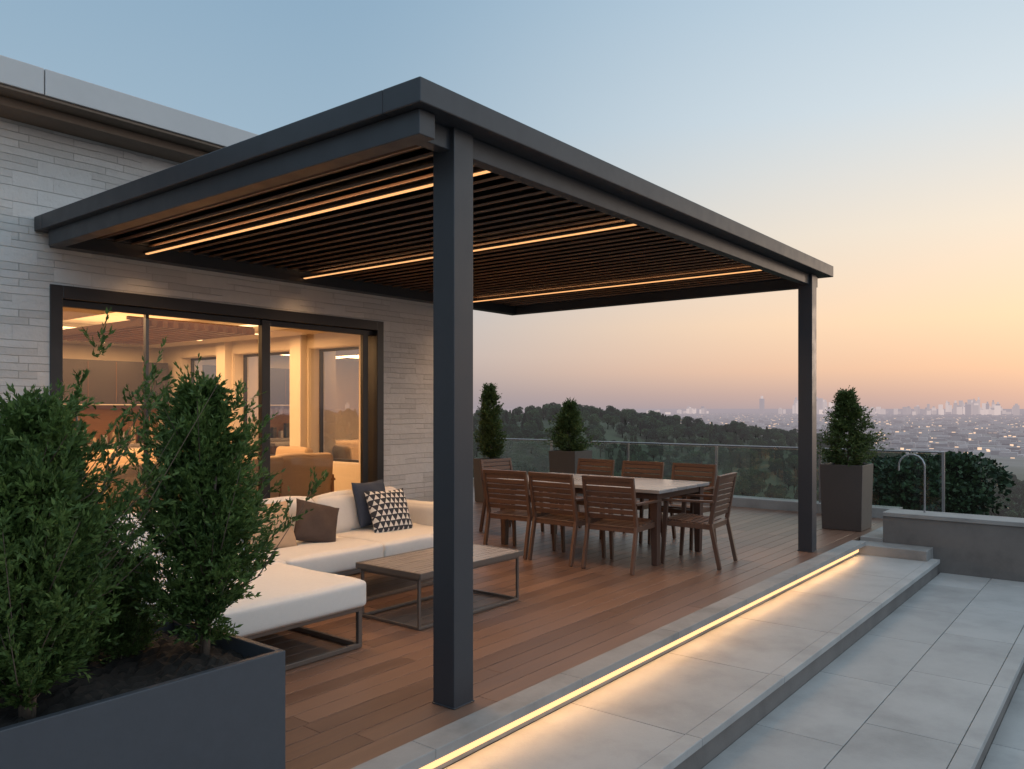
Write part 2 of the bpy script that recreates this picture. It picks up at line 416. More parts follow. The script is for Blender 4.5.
# ------------------------------------------------------------------ deck and paving
WALLY = 7.1; HX = 7.7
mb = MB()
y = 2.66; bw = 0.138
while y < 10.4:
    x = -2.2-rnd.random()*1.5
    xs0 = -2.2 if y < WALLY-0.02 else HX+0.02
    while x < 12.0:
        L = 2.4+rnd.random()*1.4
        a = max(x, xs0); b = min(x+L-0.003, 11.98)
        if b > a+0.05: mb.box(a, b, y, min(y+bw-0.005, 10.4), -0.03, 0.0, 0)
        x += L
    y += bw
deck = mb.obj('wooden_deck', ['deck'], bevel=0.002)
mb = MB(); mb.box(-2.2, 11.98, 2.66, 10.4, -0.5, -0.034, 0); mb.obj('substructure', ['idark'], deck)

mb = MB()
x = -2.2
while x < 9.7:
    e = min(x+1.2, 9.75); mb.box(x+0.001, e-0.001, 2.50, 2.655, -0.045, 0.006, 0); x += 1.2
mb.box(-2.2, 9.75, 2.58, 2.65, -0.15, -0.046, 0)
step = mb.obj('stone_step_edge', ['conc'], bevel=0.004)
mb = MB(); mb.box(-2.2, 9.72, 2.568, 2.579, -0.118, -0.088, 0); mb.obj('led_strip', ['led2'], step)

def paving(name, x0, x1, y0, y1, ztop, thick, tile, rows, stag=0.0):
    mb = MB(); h = (y1-y0)/rows
    for r in range(rows):
        x = x0-stag*r*tile*0.5
        while x < x1:
            a = max(x, x0); b = min(x+tile, x1)
            if b-a > 0.05: mb.box(a+0.0025, b-0.0025, y0+r*h+0.0025, y0+(r+1)*h-0.0025, ztop-0.03, ztop, 0)
            x += tile
    o = mb.obj(name, ['pave'], bevel=0.003)
    mb = MB(); mb.box(x0, x1, y0, y1, ztop-thick, ztop-0.02, 0); mb.obj('base', ['conc_dk'], o)
    return o
paving('upper_paving', -2.2, 9.75, 1.86, 2.58, -0.15, 0.5, 1.2, 1)
mb = MB(); x = -2.2
while x < 9.9:
    mb.box(x+0.001, min(x+1.2, 9.95)-0.001, 1.765, 1.858, -0.19, -0.146, 0); x += 1.2
mb.box(-2.2, 9.95, 1.79, 1.858, -0.5, -0.191, 1)
mb.obj('stone_step', ['pave', 'conc_dk'], bevel=0.004)
paving('lower_paving', -2.2, 10.1, 0.79, 1.79, -0.32, 0.4, 1.2, 2, 0.7)
mb = MB(); x = -2.2
while x < 10.0:
    mb.box(x+0.001, min(x+1.2, 10.1)-0.001, 0.69, 0.788, -0.36, -0.316, 0); x += 1.2
mb.box(-2.2, 10.1, 0.715, 0.788, -0.7, -0.361, 1)
mb.obj('stone_step', ['pave', 'conc_dk'], bevel=0.004)
paving('terrace_paving', -4, 10.1, -5, 0.715, -0.49, 0.4, 1.2, 6, 0.8)
mb = MB(); mb.box(9.752, 10.098, 1.862, 2.655, -0.45, -0.04, 0); mb.obj('stone_plinth', ['conc'], bevel=0.006)
mb = MB()
for a, b in ((-5, -2.6), (-2.6, -0.2), (-0.2, 2.4)):
    mb.box(10.1, 10.5, a+0.002, b-0.002, -0.75, 0.27, 0)
    mb.box(10.08, 10.52, a+0.001, b-0.001, 0.271, 0.32, 1)
mb.obj('low_stone_wall', ['conc_dk', 'conc'], bevel=0.006)
mb = MB(); mb.box(10.1, 12.3, 2.402, 2.655, -0.6, 0.004, 0); mb.box(10.505, 12.3, 1.6, 2.40, -0.6, -0.02, 0)
mb.box(11.99, 12.32, 2.66, 10.6, -0.6, 0.14, 0); mb.obj('terrace_kerb', ['conc'], bevel=0.006)

# glass railing
ra = empty('glass_railing')
mb = MB(); gl = MB()
yy = 2.12
while yy < 10.3:
    gl.box(12.145, 12.157, yy+0.02, yy+1.62, 0.10, 0.92, 0)
    mb.box(12.13, 12.17, yy-0.02, yy+0.012, 0.0, 0.94, 0)
    yy += 1.64
mb.tube([(12.15, 2.1, 0.945), (12.15, 10.4, 0.945)], 0.014, 0, 8)
gl.obj('glass_panels', ['rglass'], ra); mb.obj('rail_and_posts', ['rail'], ra)
mb = MB()
arc = [(10.35, 2.0, 0.32), (10.35, 2.0, 0.86)]+[(10.35, 2.0+0.14-0.14*math.cos(a), 0.86+0.14*math.sin(a)) for a in np.linspace(0.2, math.pi-0.2, 8)]+[(10.35, 2.28, 0.86), (10.35, 2.28, 0.80)]
mb.tube(arc, 0.011, 0, 8); mb.obj('handrail_hoop', ['rail'])

# ------------------------------------------------------------------ pergola
pg = empty('pergola')
X0, X1, Y0, Y1 = 2.66, 9.07, 2.66, 7.1
mb = MB()
zc0, zc1 = 2.995, 3.115
cw = 0.26
mb.box(X0, X1, Y0, Y0+cw, zc0, zc1); mb.box(X0, X1, Y1-0.16, Y1-0.004, zc0, zc1)
mb.box(X0, X0+cw, Y0+cw, Y1-0.16, zc0, zc1); mb.box(X1-cw, X1, Y0+cw, Y1-0.16, zc0, zc1)
mb.obj('cap_frame', ['steel_dark'], pg, 0.006)
mb = MB(); zb0, zb1 = 2.88, 2.994; i = 0.115
mb.box(X0+i+0.052, X1-i, Y0+i+0.02, Y0+i+0.10, zb0, zb1); mb.box(X0+i, X1-i, Y1-0.14, Y1-0.006, zb0, zb1)
mb.box(X0+i-0.06, X0+i+0.05, Y0+0.06, Y1-0.142, zb0-0.01, zb1); mb.box(X1-i-0.09, X1-i, Y0+i+0.102, Y1-0.142, zb0, zb1)
mb.obj('inner_beam', ['steel_dark'], pg, 0.004)
mb = MB(); mb.box(X0+0.27, X1-0.27, Y0+0.27, Y1-0.17, 3.085, 3.10); mb.obj('roof_skin', ['steel_dark'], pg)
mb = MB()
for (px, py) in ((3.01, 2.765), (8.67, 2.765)):
    mb.box(px, px+0.15, py, py+0.15, 0.004, 2.9945)
    mb.box(px-0.006, px+0.156, py-0.006, py+0.156, 0.001, 0.008)
mb.obj('posts', ['steel_dark'], pg, 0.005)
mb = MB(); leds = [3.52, 5.22, 7.72]
x = X0+i+0.10; ca = math.cos(math.radians(20)); sa = math.sin(math.radians(20))
while x < X1-i-0.14:
    w = 0.080; zc = 3.01
    p = [(x-w*ca, zc-w*sa), (x+w*ca, zc+w*sa)]
    tk = 0.018
    vs = []
    for yv in (Y0+i+0.10, Y1-0.14):
        vs += [(p[0][0], yv, p[0][1]), (p[1][0], yv, p[1][1]), (p[1][0]-tk*sa, yv, p[1][1]+tk*ca), (p[0][0]-tk*sa, yv, p[0][1]+tk*ca)]
    mb.add(vs, [(0, 1, 2, 3), (7, 6, 5, 4), (0, 4, 5, 1), (1, 5, 6, 2), (2, 6, 7, 3), (3, 7, 4, 0)])
    x += 0.148
mb.obj('louvers', ['slat'], pg, 0.003)
mb = MB(); ml = MB()
for l in leds:
    mb.box(l-0.024, l+0.024, Y0+i+0.101, Y1-0.141, 2.925, 2.94, 0)
    ml.box(l-0.012, l+0.012, Y0+i+0.12, Y1-0.16, 2.917, 2.9245, 0)
mb.obj('led_channels', ['steel_dark'], pg); ml.obj('led_strips', ['led'], pg)
def area(name, loc, rot, sx, sy, power, col, parent=None, spread=180):
    L = bpy.data.lights.new(name, 'AREA'); L.shape = 'RECTANGLE'; L.size = sx; L.size_y = sy; L.energy = power; L.color = col
    L.spread = math.radians(spread)
    o = bpy.data.objects.new(name, L); o.location = loc; o.rotation_euler = rot; return link(o, parent)
WARM = (1.0, 0.58, 0.28)
for l in leds:
    area('led_light', (l, 4.85, 2.915), (0, 0, 0), 0.02, 4.0, 27, WARM, pg, 120)
    area('led_uplight', (l, 4.85, 2.9415), (math.radians(180), 0, 0), 0.04, 4.0, 4.5, WARM, pg)
area('step_light', (3.8, 2.545, -0.052), (math.radians(-24), 0, 0), 11.6, 0.012, 18, (1.0, 0.56, 0.24), step)

# ------------------------------------------------------------------ house
hs = empty('modern_house')
WX0, WX1, WZ = 2.78, 6.48, 2.58
mb = MB()
HL = -4.0
mb.box(HL, WX0, WALLY, WALLY+0.28, -0.6, 3.94); mb.box(WX1, HX, WALLY, WALLY+0.28, -0.6, 3.94)
mb.box(WX0, WX1, WALLY+0.0005, WALLY+0.2795, WZ, 3.94); mb.box(WX0, WX1, WALLY+0.0005, WALLY+0.2795, -0.6, 0.0)
wins = [(8.55, 9.75), (10.1, 11.75), (12.1, 13.4)]
yprev = WALLY+0.281
for a, b in wins:
    mb.box(HX-0.25, HX, yprev, a, -0.6, 3.94); mb.box(HX-0.2495, HX-0.0005, a, b, -0.6, 0.75); mb.box(HX-0.2495, HX-0.0005, a, b, 2.45, 3.94); yprev = b
mb.box(HX-0.25, HX, yprev, 14.3, -0.6, 3.94)
mb.box(HL, HX-0.251, 14.05, 14.3, -0.6, 3.94); mb.box(HL, HL+0.25, WALLY+0.281, 14.049, -0.6, 3.94)
mb.obj('walls', ['stone'], hs)
mb = MB()
x = HL-0.5
while x < HX+0.4:
    e = min(x+2.35, HX+0.4); mb.box(x+0.004, e-0.004, 6.6, 14.8, 3.955, 4.16, 0); x += 2.35
mb.box(HL-0.48, HX+0.38, 6.62, 14.78, 3.93, 3.954, 1)
mb.box(HL-0.3, HX+0.2, 6.8, 14.6, 3.86, 3.929, 1)
mb.obj('roof', ['parapet', 'soffit'], hs, 0.006)
mb = MB()
yf = WALLY+0.06
mb.box(WX0-0.0, WX0+0.10, WALLY-0.012, WALLY+0.2, 0.0, WZ); mb.box(WX1-0.10, WX1, WALLY-0.012, WALLY+0.2, 0, WZ)
mb.box(WX0+0.10, WX1-0.10, WALLY-0.012, WALLY+0.2, WZ-0.11, WZ); mb.box(WX0+0.10, WX1-0.10, WALLY-0.012, WALLY+0.2, 0, 0.04)
mb.box(4.84, 4.94, yf-0.02, yf+0.05, 0.041, WZ-0.111); mb.box(6.22, 6.30, yf, yf+0.05, 0.041, WZ-0.111)
mb.box(3.64, 3.67, yf+0.03, yf+0.08, 0.041, WZ-0.111); mb.box(2.88, 6.38, yf+0.001, yf+0.049, WZ-0.17, WZ-0.111); mb.box(2.88, 6.38, yf+0.001, yf+0.049, 0.041, 0.10)
mb.obj('door_frames', ['frame'], hs, 0.004)
mb = MB(); mb.add([(2.88, yf+0.025, 0.1), (6.38, yf+0.025, 0.1), (6.38, yf+0.025, 2.42), (2.88, yf+0.025, 2.42)], [(0, 1, 2, 3)])
for a, b in wins: mb.add([(HX-0.08, a, .75), (HX-0.08, b, .75), (HX-0.08, b, 2.45), (HX-0.08, a, 2.45)], [(0, 1, 2, 3)], 1)
mb.obj('window_glass', ['glass', 'sideglass'], hs)
# interior shell
mb = MB(); ix0, ix1, iy0, iy1 = 0.5, HX-0.27, WALLY+0.30, 14.03
mb.box(ix0, ix1, WALLY+0.2, iy1, -0.02, 0.03, 1)
mb.box(ix0, ix1, iy0, iy1, 2.80, 2.86, 0)
mb.box(ix0, ix0+0.02, iy0, iy1, 0.03, 2.8, 0); mb.box(ix0+.02, ix1, iy1-0.02, iy1, 0.03, 2.8, 0)
mb.box(WX1+0.005, ix1, iy0-0.018, iy0-0.002, 0.03, 2.8, 0)
yprev = iy0
for a, b in wins:
    mb.box(ix1-0.02, ix1, yprev, a, 0.03, 2.8, 0); mb.box(ix1-0.018, ix1, a, b, 0.03, 0.75, 0); mb.box(ix1-0.018, ix1, a, b, 2.45, 2.8, 0); yprev = b
    mb.box(ix1+0.001, HX-0.09, a+0.001, a+0.012, 0.75, 2.45, 0); mb.box(ix1+0.001, HX-0.09, b-0.012, b-0.001, 0.75, 2.45, 0)
    mb.box(ix1+0.001, HX-0.09, a+0.013, b-0.013, 0.751, 0.762, 0); mb.box(ix1+0.001, HX-0.09, a+0.013, b-0.013, 2.438, 2.449, 0)
mb.box(ix1-0.02, ix1, yprev, iy1-.02, 0.03, 2.8, 0)
for yc in (8.35, 9.92, 11.92): mb.box(ix1-0.14, ix1-0.021, yc-0.13, yc+0.13, 0.03, 2.8, 0)
mb.box(ix0+0.02, ix1-0.25, iy0, iy0+0.9, 2.62, 2.799, 0); mb.box(ix1-0.9, ix1-0.25, iy0+0.9, iy1-0.02, 2.62, 2.799, 0)
mb.box(ix0+0.02, ix1-0.9, 12.6, iy1-0.02, 2.62, 2.799, 0); mb.box(3.6, 4.2, iy0+0.9, 12.6, 2.62, 2.799, 0)
mb.obj('interior_shell', ['iwall', 'ifloor'], hs)
mb = MB()
for a, b in wins:
    mb.box(HX-0.105, HX-0.055, a+0.013, a+0.05, 0.763, 2.437); mb.box(HX-0.105, HX-0.055, b-0.05, b-0.013, 0.763, 2.437)
    mb.box(HX-0.105, HX-0.055, a+0.05, b-0.05, 0.763, 0.80); mb.box(HX-0.105, HX-0.055, a+0.05, b-0.05, 2.40, 2.437)
mb.obj('side_window_frames', ['frame'], hs)
mb = MB()
mb.box(4.25, 6.2, iy0+0.905, iy0+0.93, 2.70, 2.73); mb.box(6.48, 6.51, iy0+0.95, 12.5, 2.70, 2.73); mb.box(4.25, 6.2, 12.56, 12.59, 2.70, 2.73); mb.box(4.21, 4.24, iy0+1, 12.5, 2.70, 2.73)
mb.box(1.2, 3.55, 12.56, 12.59, 2.7, 2.73)
for (a, b) in ((6.7, 8.6), (6.7, 10), (6.7, 11.6), (5.2, 7.8), (3.9, 8.6), (3.9, 10.6), (4.4, 7.7), (6.1, 7.7), (5.0, 13.2), (6.0, 13.2)): mb.box(a-0.05, a+0.05, b-0.05, b+0.05, 2.612, 2.618)
mb.box(4.7, 6.1, 8.55, 8.62, 2.70, 2.72); mb.box(4.7, 6.1, 12.1, 12.17, 2.70, 2.72)
mb.obj('cove_lights', ['icove'], hs)
mb = MB()
for k in range(12): mb.box(4.5+k*0.13, 4.56+k*0.13, 9.0, 11.9, 2.5, 2.58)
mb.box(4.45, 6.1, 9.2, 9.25, 2.58, 2.62); mb.box(4.45, 6.1, 11.6, 11.65, 2.58, 2.62)
mb.obj('ceiling_slats', ['iwood'], hs)
IC = (1.0, 0.57, 0.26)
area('room_light', (5.2, 10.2, 2.49), (0, 0, 0), 1.4, 2.8, 180, IC, hs)
area('room_light', (5.25, 10.3, 2.63), (math.radians(180), 0, 0), 1.4, 3.2, 45, IC, hs)
area('room_light', (6.85, 11.0, 2.60), (0, 0, 0), 0.3, 4.0, 55, IC, hs)
area('room_light', (3.0, 9.3, 2.60), (0, 0, 0), 1.5, 2.5, 80, IC, hs)
area('room_light', (5.6, 13.2, 2.60), (0, 0, 0), 2.5, 0.3, 30, IC, hs)
# kitchen
kt = empty('kitchen_cabinets')
mb = MB()
mb.box(5.0, 7.3, 13.4, 14.0, 0.03, 0.9, 0); mb.box(4.98, 7.32, 13.36, 14.0, 0.901, 0.94, 2)
mb.box(5.0, 7.3, 13.62, 14.0, 1.62, 2.35, 1)
for k in range(1, 5):
    mb.box(5.0+k*0.46-0.004, 5.0+k*0.46+0.004, 13.393, 13.399, 0.08, 0.85, 1)
    mb.box(5.0+k*0.46-0.004, 5.0+k*0.46+0.004, 13.612, 13.619, 1.64, 2.33, 0)
for k in range(14):
    xx = 5.1+k*0.16; mb.box(xx, xx+0.05+0.05*rnd.random(), 13.75, 13.85, 0.941, 1.05+0.2*rnd.random(), rnd.choice([1, 2, 3]))
mb.box(5.0, 7.3, 13.985, 13.999, 0.94, 1.61, 0)
mb.obj('units', ['iwood', 'idark', 'ttop', 'ifab'], kt, 0.003)
mb = MB(); mb.box(5.02, 7.28, 13.9, 13.93, 1.60, 1.618); mb.obj('under_cabinet_light', ['ibar'], kt)
mb = MB(); mb.box(4.9, 6.9, 11.9, 12.6, 0.03, 0.88, 0); mb.box(4.85, 6.95, 11.85, 12.65, 0.881, 0.93, 1)
mb.obj('kitchen_island', ['iwood', 'ttop'], None, 0.004)
def lounge(name, loc, rz, w=0.75):
    e = empty(name, loc, rz)
    rounded_cushion('seat', w, 0.7, 0.18, 0.05, 'ifab', e, (0, 0, 0.36))
    rounded_cushion('back', w, 0.16, 0.55, 0.05, 'ifab', e, (0, 0.33, 0.66), (math.radians(-10), 0, 0))
    mb = MB()
    for sx in (-1, 1):
        mb.bar((sx*w/2, -0.32, 0), (sx*w/2, -0.32, 0.58), 0.04, 0.04); mb.bar((sx*w/2, 0.36, 0), (sx*w/2, 0.36, 0.66), 0.04, 0.04)
        mb.bar((sx*w/2, -0.36, 0.6), (sx*w/2, 0.4, 0.6), 0.06, 0.03)
    mb.bar((-w/2, -0.32, 0.25), (w/2, -0.32, 0.25), 0.03, 0.05); mb.bar((-w/2, 0.36, 0.25), (w/2, 0.36, 0.25), 0.03, 0.05)
    mb.obj('frame', ['iwood'], e, 0.004); return e
lounge('armchair', (5.35, 8.45, 0.03), math.radians(200)); lounge('armchair', (6.4, 8.7, 0.03), math.radians(160))
lounge('indoor_sofa', (5.5, 10.7, 0.03), math.radians(0), 2.0); lounge('armchair', (4.1, 8.6, 0.03), math.radians(190)); lounge('armchair', (6.9, 9.9, 0.03), math.radians(-90))
fl = MB()
pts = [(2.66, 6.3, 0.02), (2.66, 6.3, 1.45)]+[(2.66-0.13+0.13*math.cos(a), 6.3, 1.45+0.16*math.sin(a)) for a in np.linspace(0.15, 2.6, 10)]
fl.tube(pts, 0.009, 0, 8); fl.tube([(2.66, 6.3, 0.003), (2.66, 6.3, 0.02)], 0.12, 0, 24)
fl.tube([(2.42, 6.3, 1.53), (2.42, 6.3, 1.50), (2.42, 6.3, 1.45)], [0.015, 0.035, 0.05], 0, 16)
fl.obj('arched_floor_lamp', ['legmetal'])
mb = MB()
for k in range(14):
    yy = 7.5+0.05*k; mb.tube([(ix1-0.12+0.03*(k % 2), yy, 0.04), (ix1-0.12+0.03*(k % 2), yy, 2.6)], 0.03, 0, 8)
mb.obj('curtain', ['ifab'])

# ------------------------------------------------------------------ outdoor sofa
sf = empty('outdoor_sofa')
def sled(mb, x0, x1, y0, y1, z, t=0.03):
    for yy in (y0, y1):
        mb.box(x0, x1, yy-t/2, yy+t/2, 0.004, 0.004+t); mb.box(x0, x1, yy-t/2, yy+t/2, z-t, z)
        mb.box(x0, x0+t, yy-t/2, yy+t/2, 0.004+t, z-t); mb.box(x1-t, x1, yy-t/2, yy+t/2, 0.004+t, z-t)
    for xx in (x0, x1-t): mb.box(xx, xx+t, y0+t/2, y1-t/2, z-t, z); mb.box(xx, xx+t, y0+t/2, y1-t/2, 0.004, 0.004+t)
mb = MB(); sled(mb, 2.27, 3.42, 3.96, 4.82, 0.27); sled(mb, 2.32, 5.5, 4.88, 5.78, 0.27)
mb.box(2.34, 3.38, 4.01, 4.79, 0.235, 0.255); mb.box(2.34, 5.48, 4.91, 5.75, 0.235, 0.255)
mb.obj('metal_frame', ['legmetal'], sf, 0.003)
rounded_cushion('chaise_cushion', 1.17, 0.95, 0.17, 0.03, 'fabric', sf, (2.85, 4.38, 0.357), seed=1, puff=0.01)
rounded_cushion('seat_cushion', 1.2, 0.93, 0.17, 0.03, 'fabric', sf, (2.91, 5.32, 0.357), seed=2)
rounded_cushion('seat_cushion_b', 0.93, 0.93, 0.17, 0.03, 'fabric', sf, (3.985, 5.32, 0.357), seed=3)
rounded_cushion('seat_cushion_c', 0.93, 0.93, 0.17, 0.03, 'fabric', sf, (4.92, 5.32, 0.357), seed=4)
for k in range(3):
    rounded_cushion('back_cushion_%d' % k, 0.99, 0.20, 0.36, 0.07, 'fabric', sf, (2.86+k*1.0, 5.67, 0.59), (math.radians(-14), 0, 0), 0.03, seed=5+k)
rounded_cushion('back_panel', 3.16, 0.10, 0.46, 0.04, 'fabric', sf, (3.9, 5.83, 0.49), seed=9)
rounded_cushion('armrest', 0.16, 0.98, 0.38, 0.05, 'fabric', sf, (5.46, 5.32, 0.45), seed=10)
rounded_cushion('side_panel', 0.10, 1.0, 0.40, 0.04, 'fabric', sf, (2.26, 5.36, 0.48), seed=11)
pillow('tan_pillow', 0.42, 0.16, 'tan', (3.72, 5.40, 0.61), (math.radians(62), 0, math.radians(-8)), seed=1)
pillow('brown_pillow', 0.38, 0.16, 'brown', (4.12, 5.32, 0.60), (math.radians(58), math.radians(16), math.radians(-22)), seed=2)
pillow('navy_pillow', 0.42, 0.14, 'navy', (4.90, 5.52, 0.68), (math.radians(74), 0, math.radians(6)), seed=3)
pillow('patterned_pillow', 0.42, 0.16, 'pattern', (4.93, 5.32, 0.62), (math.radians(64), 0, math.radians(-10)), seed=4)

# coffee table
mb = MB()
cx0, cx1, cy0, cy1 = 3.90, 5.07, 3.91, 4.56
for k in range(2):
    a = cx0+0.02+k*(cx1-cx0-0.04)/2; mb.box(a+0.001, a+(cx1-cx0-0.04)/2-0.001, cy0+0.001, cy1-0.001, 0.375, 0.402, 0)
mb.box(cx0, cx1, cy0-0.015, cy0, 0.362, 0.404, 1); mb.box(cx0, cx1, cy1, cy1+0.015, 0.362, 0.404, 1)
mb.box(cx0, cx0+0.019, cy0, cy1, 0.362, 0.404, 1); mb.box(cx1-0.019, cx1, cy0, cy1, 0.362, 0.404, 1); mb.box(cx0+0.02, cx1-0.02, cy0, cy1, 0.365, 0.374, 1)
n0 = len(mb.f); sled(mb, cx0+0.02, cx1-0.02, cy0+0.03, cy1-0.03, 0.361, 0.02)
mb.m = mb.m[:n0]+[1]*(len(mb.f)-n0)
mb.obj('coffee_table', ['ctop', 'legmetal'], None, 0.003)

# dining table
dt = empty('dining_table')
tx0, tx1, ty0, ty1 = 6.92, 8.06, 3.66, 5.75
mb = MB(); mb.box(tx0, tx1, ty0, ty1, 0.715, 0.75); mb.obj('top', ['ttop'], dt, 0.005)
mb = MB()
mb.box(tx0+0.08, tx1-0.08, ty0+0.06, ty0+0.09, 0.65, 0.714); mb.box(tx0+0.08, tx1-0.08, ty1-0.09, ty1-0.06, 0.65, 0.714)
mb.box(tx0+0.06, tx0+0.09, ty0+0.09, ty1-0.09, 0.65, 0.714); mb.box(tx1-0.09, tx1-0.06, ty0+0.09, ty1-0.09, 0.65, 0.714)
for a in (tx0+0.09, tx1-0.09):
    for b in (ty0+0.09, ty1-0.09): mb.bar((a, b, 0.002), (a, b, 0.713), 0.06, 0.06, 0, w2=0.09, h2=0.09)
mb.obj('legs', ['tleg'], dt, 0.004)

def chair_mesh():
    mb = MB(); w = 0.26
    for sx in (-1, 1):
        mb.bar((sx*w, -0.25, 0.0), (sx*w, -0.21, 0.62), 0.030, 0.034, up=(0, 1, 0), w2=0.036, h2=0.045)
        mb.bar((sx*w, 0.33, 0.0), (sx*w, 0.24, 0.43), 0.032, 0.038, up=(0, 1, 0)); mb.bar((sx*w, 0.24, 0.43), (sx*w, 0.32, 0.87), 0.032, 0.040, up=(0, 1, 0), h2=0.03)
        mb.bar((sx*(w+0.005), -0.26, 0.635), (sx*(w+0.005), 0.28, 0.645), 0.05, 0.022)
        mb.bar((sx*(w-0.02), -0.22, 0.405), (sx*(w-0.02), 0.24, 0.395), 0.025, 0.05)
    mb.bar((-w, -0.225, 0.405), (w, -0.225, 0.405), 0.025, 0.05); mb.bar((-w, 0.235, 0.395), (w, 0.235, 0.395), 0.025, 0.05)
    for k in range(8):
        yy = -0.235+k*0.062; mb.box(-w+0.02, w-0.02, yy, yy+0.052, 0.434-0.004*k, 0.452-0.004*k)
    for k in range(7):
        z = 0.51+k*0.054; yy = 0.24+(z-0.43)*0.18
        mb.bar((-w+0.01, yy, z), (w-0.01, yy, z), 0.014, 0.046, up=(0, 0.18, 1))
    mb.bar((-w-0.015, 0.323, 0.878), (w+0.015, 0.323, 0.878), 0.028, 0.04, up=(0, .18, 1))
    return mb.mesh('wooden_chair', ['teak'])
cm = chair_mesh()
def chair(x, y, rz):
    o = bpy.data.objects.new('wooden_chair', cm); o.location = (x, y, 0.002); o.rotation_euler = (0, 0, math.radians(rz)); link(o)
    b = o.modifiers.new('bev', 'BEVEL'); b.width = 0.003; b.segments = 2; b.limit_method = 'ANGLE'
for yy, j in ((5.24, 4), (4.62, -2), (3.98, 3)): chair(6.78, yy, 90+j)
for yy, j in ((5.45, -3), (4.75, 2), (4.1, -2)): chair(8.26, yy, -90+j)
chair(7.42, 3.52, 180+6)
chair(7.8, 6.15, 0-5)

# ------------------------------------------------------------------ planters
pl = empty('large_planter')
mb = MB(); a0, a1, b0, b1, zt, th = -1.6, 1.94, 2.70, 3.55, 0.575, 0.03
mb.box(a0, a1, b0, b0+th, 0.003, zt); mb.box(a0, a1, b1-th, b1, 0.003, zt); mb.box(a0, a0+th, b0+th, b1-th, 0.003, zt); mb.box(a1-th, a1, b0+th, b1-th, 0.003, zt)
mb.obj('box', ['planter'], pl, 0.004)
nx, ny = 120, 30; vs = []; fs = []
rs = np.random.RandomState(3)
for i_ in range(nx+1):
    for j_ in range(ny+1):
        vs.append((a0+th+(a1-a0-2*th)*i_/nx, b0+th+(b1-b0-2*th)*j_/ny, 0.51+0.025*rs.rand()+0.015*math.sin(i_*0.4)))
for i_ in range(nx):
    for j_ in range(ny):
        a = i_*(ny+1)+j_; fs.append((a, a+ny+1, a+ny+2, a+1))
mb = MB(); mb.add(vs, fs); mb.obj('soil', ['soil'], pl)
def place(name, me, loc, rz=0, sc=1, parent=None):
    o = bpy.data.objects.new(name, me); o.location = loc; o.rotation_euler = (0, 0, rz); o.scale = (sc, sc, sc); return link(o, parent)
s1 = shrub_mesh('shrub_a', 1.12, 0.29, 11, nb=200, ns=14, nl=17, leaf=0.024, t0=0.15, stems=2, rag=0.55, up=0.95, width=0.17)
s2 = shrub_mesh('shrub_b', 1.05, 0.36, 12, nb=210, ns=14, nl=17, leaf=0.024, t0=0.14, stems=4, rag=0.55, up=0.95, width=0.17)
s3 = shrub_mesh('shrub_c', 0.88, 0.33, 13, nb=160, ns=13, nl=16, leaf=0.024, t0=0.08, stems=3, rag=0.55, up=0.95, width=0.17)
place('evergreen_shrub', s1, (1.79, 3.06, 0.49)); place('evergreen_shrub', s2, (1.10, 2.97, 0.48), 0.7)
place('evergreen_shrub', s3, (1.40, 3.34, 0.48), 2.0, 0.80); place('evergreen_shrub', s3, (0.78, 3.2, 0.48), 0.5, 1.05); place('evergreen_shrub', s2, (0.1, 3.1, 0.48), 3.0, 1.0)
place('evergreen_shrub', s3, (1.60, 3.34, 0.48), 4.0, 0.50)

def square_planter(x, y, s, h, me, sc, name='square_planter'):
    e = empty(name, (x, y, 0))
    mb = MB(); a = s/2; b = a-0.02; w = 0.03
    def fr(q, z): return [(-q, -q, z), (q, -q, z), (q, q, z), (-q, q, z)]
    mb.add(fr(b, 0.004)+fr(a, h)+fr(a-w, h)+fr(a-w-0.01, h-0.06), [(3, 2, 1, 0)]+[(k, (k+1) % 4, 4+(k+1) % 4, 4+k) for k in range(4)]+[(4+k, 4+(k+1) % 4, 8+(k+1) % 4, 8+k) for k in range(4)]+[(8+k, 8+(k+1) % 4, 12+(k+1) % 4, 12+k) for k in range(4)]+[(12, 13, 14, 15)])
    mb.m[-1] = 1
    mb.obj('pot', ['planter2', 'soil'], e, 0.004)
    place('conifer', me, (x, y, h-0.06), rnd.random()*6, sc)
cone = lambda t: np.clip((1-t)**0.9*np.clip((t+0.02)*7, 0.3, 1), 0.02, 1)
c1 = shrub_mesh('conifer_a', 1.0, 0.37, 21, nb=420, ns=9, nl=10, leaf=0.026, up=0.35, t0=0.05, prof=cone, mat='leafB', rag=0.4, rise=0.8)
c2 = shrub_mesh('conifer_b', 0.90, 0.35, 22, nb=420, ns=9, nl=10, leaf=0.026, up=0.35, t0=0.05, prof=cone, mat='leafB', rag=0.4, rise=0.8)
slim = lambda t: np.clip((1-t)**0.6*np.clip((t+0.03)*5, 0.3, 1), 0.03, 1)
c3 = shrub_mesh('cypress_c', 1.25, 0.20, 23, nb=420, ns=9, nl=10, leaf=0.026, up=0.8, t0=0.05, prof=slim, mat='leafB', rag=0.2, rise=0.9)
square_planter(10.72, 2.98, 0.52, 0.83, c1, 1.0)
square_planter(10.9, 7.4, 0.52, 0.85, c2, 0.95)
square_planter(10.1, 8.45, 0.42, 0.72, c3, 1.0)

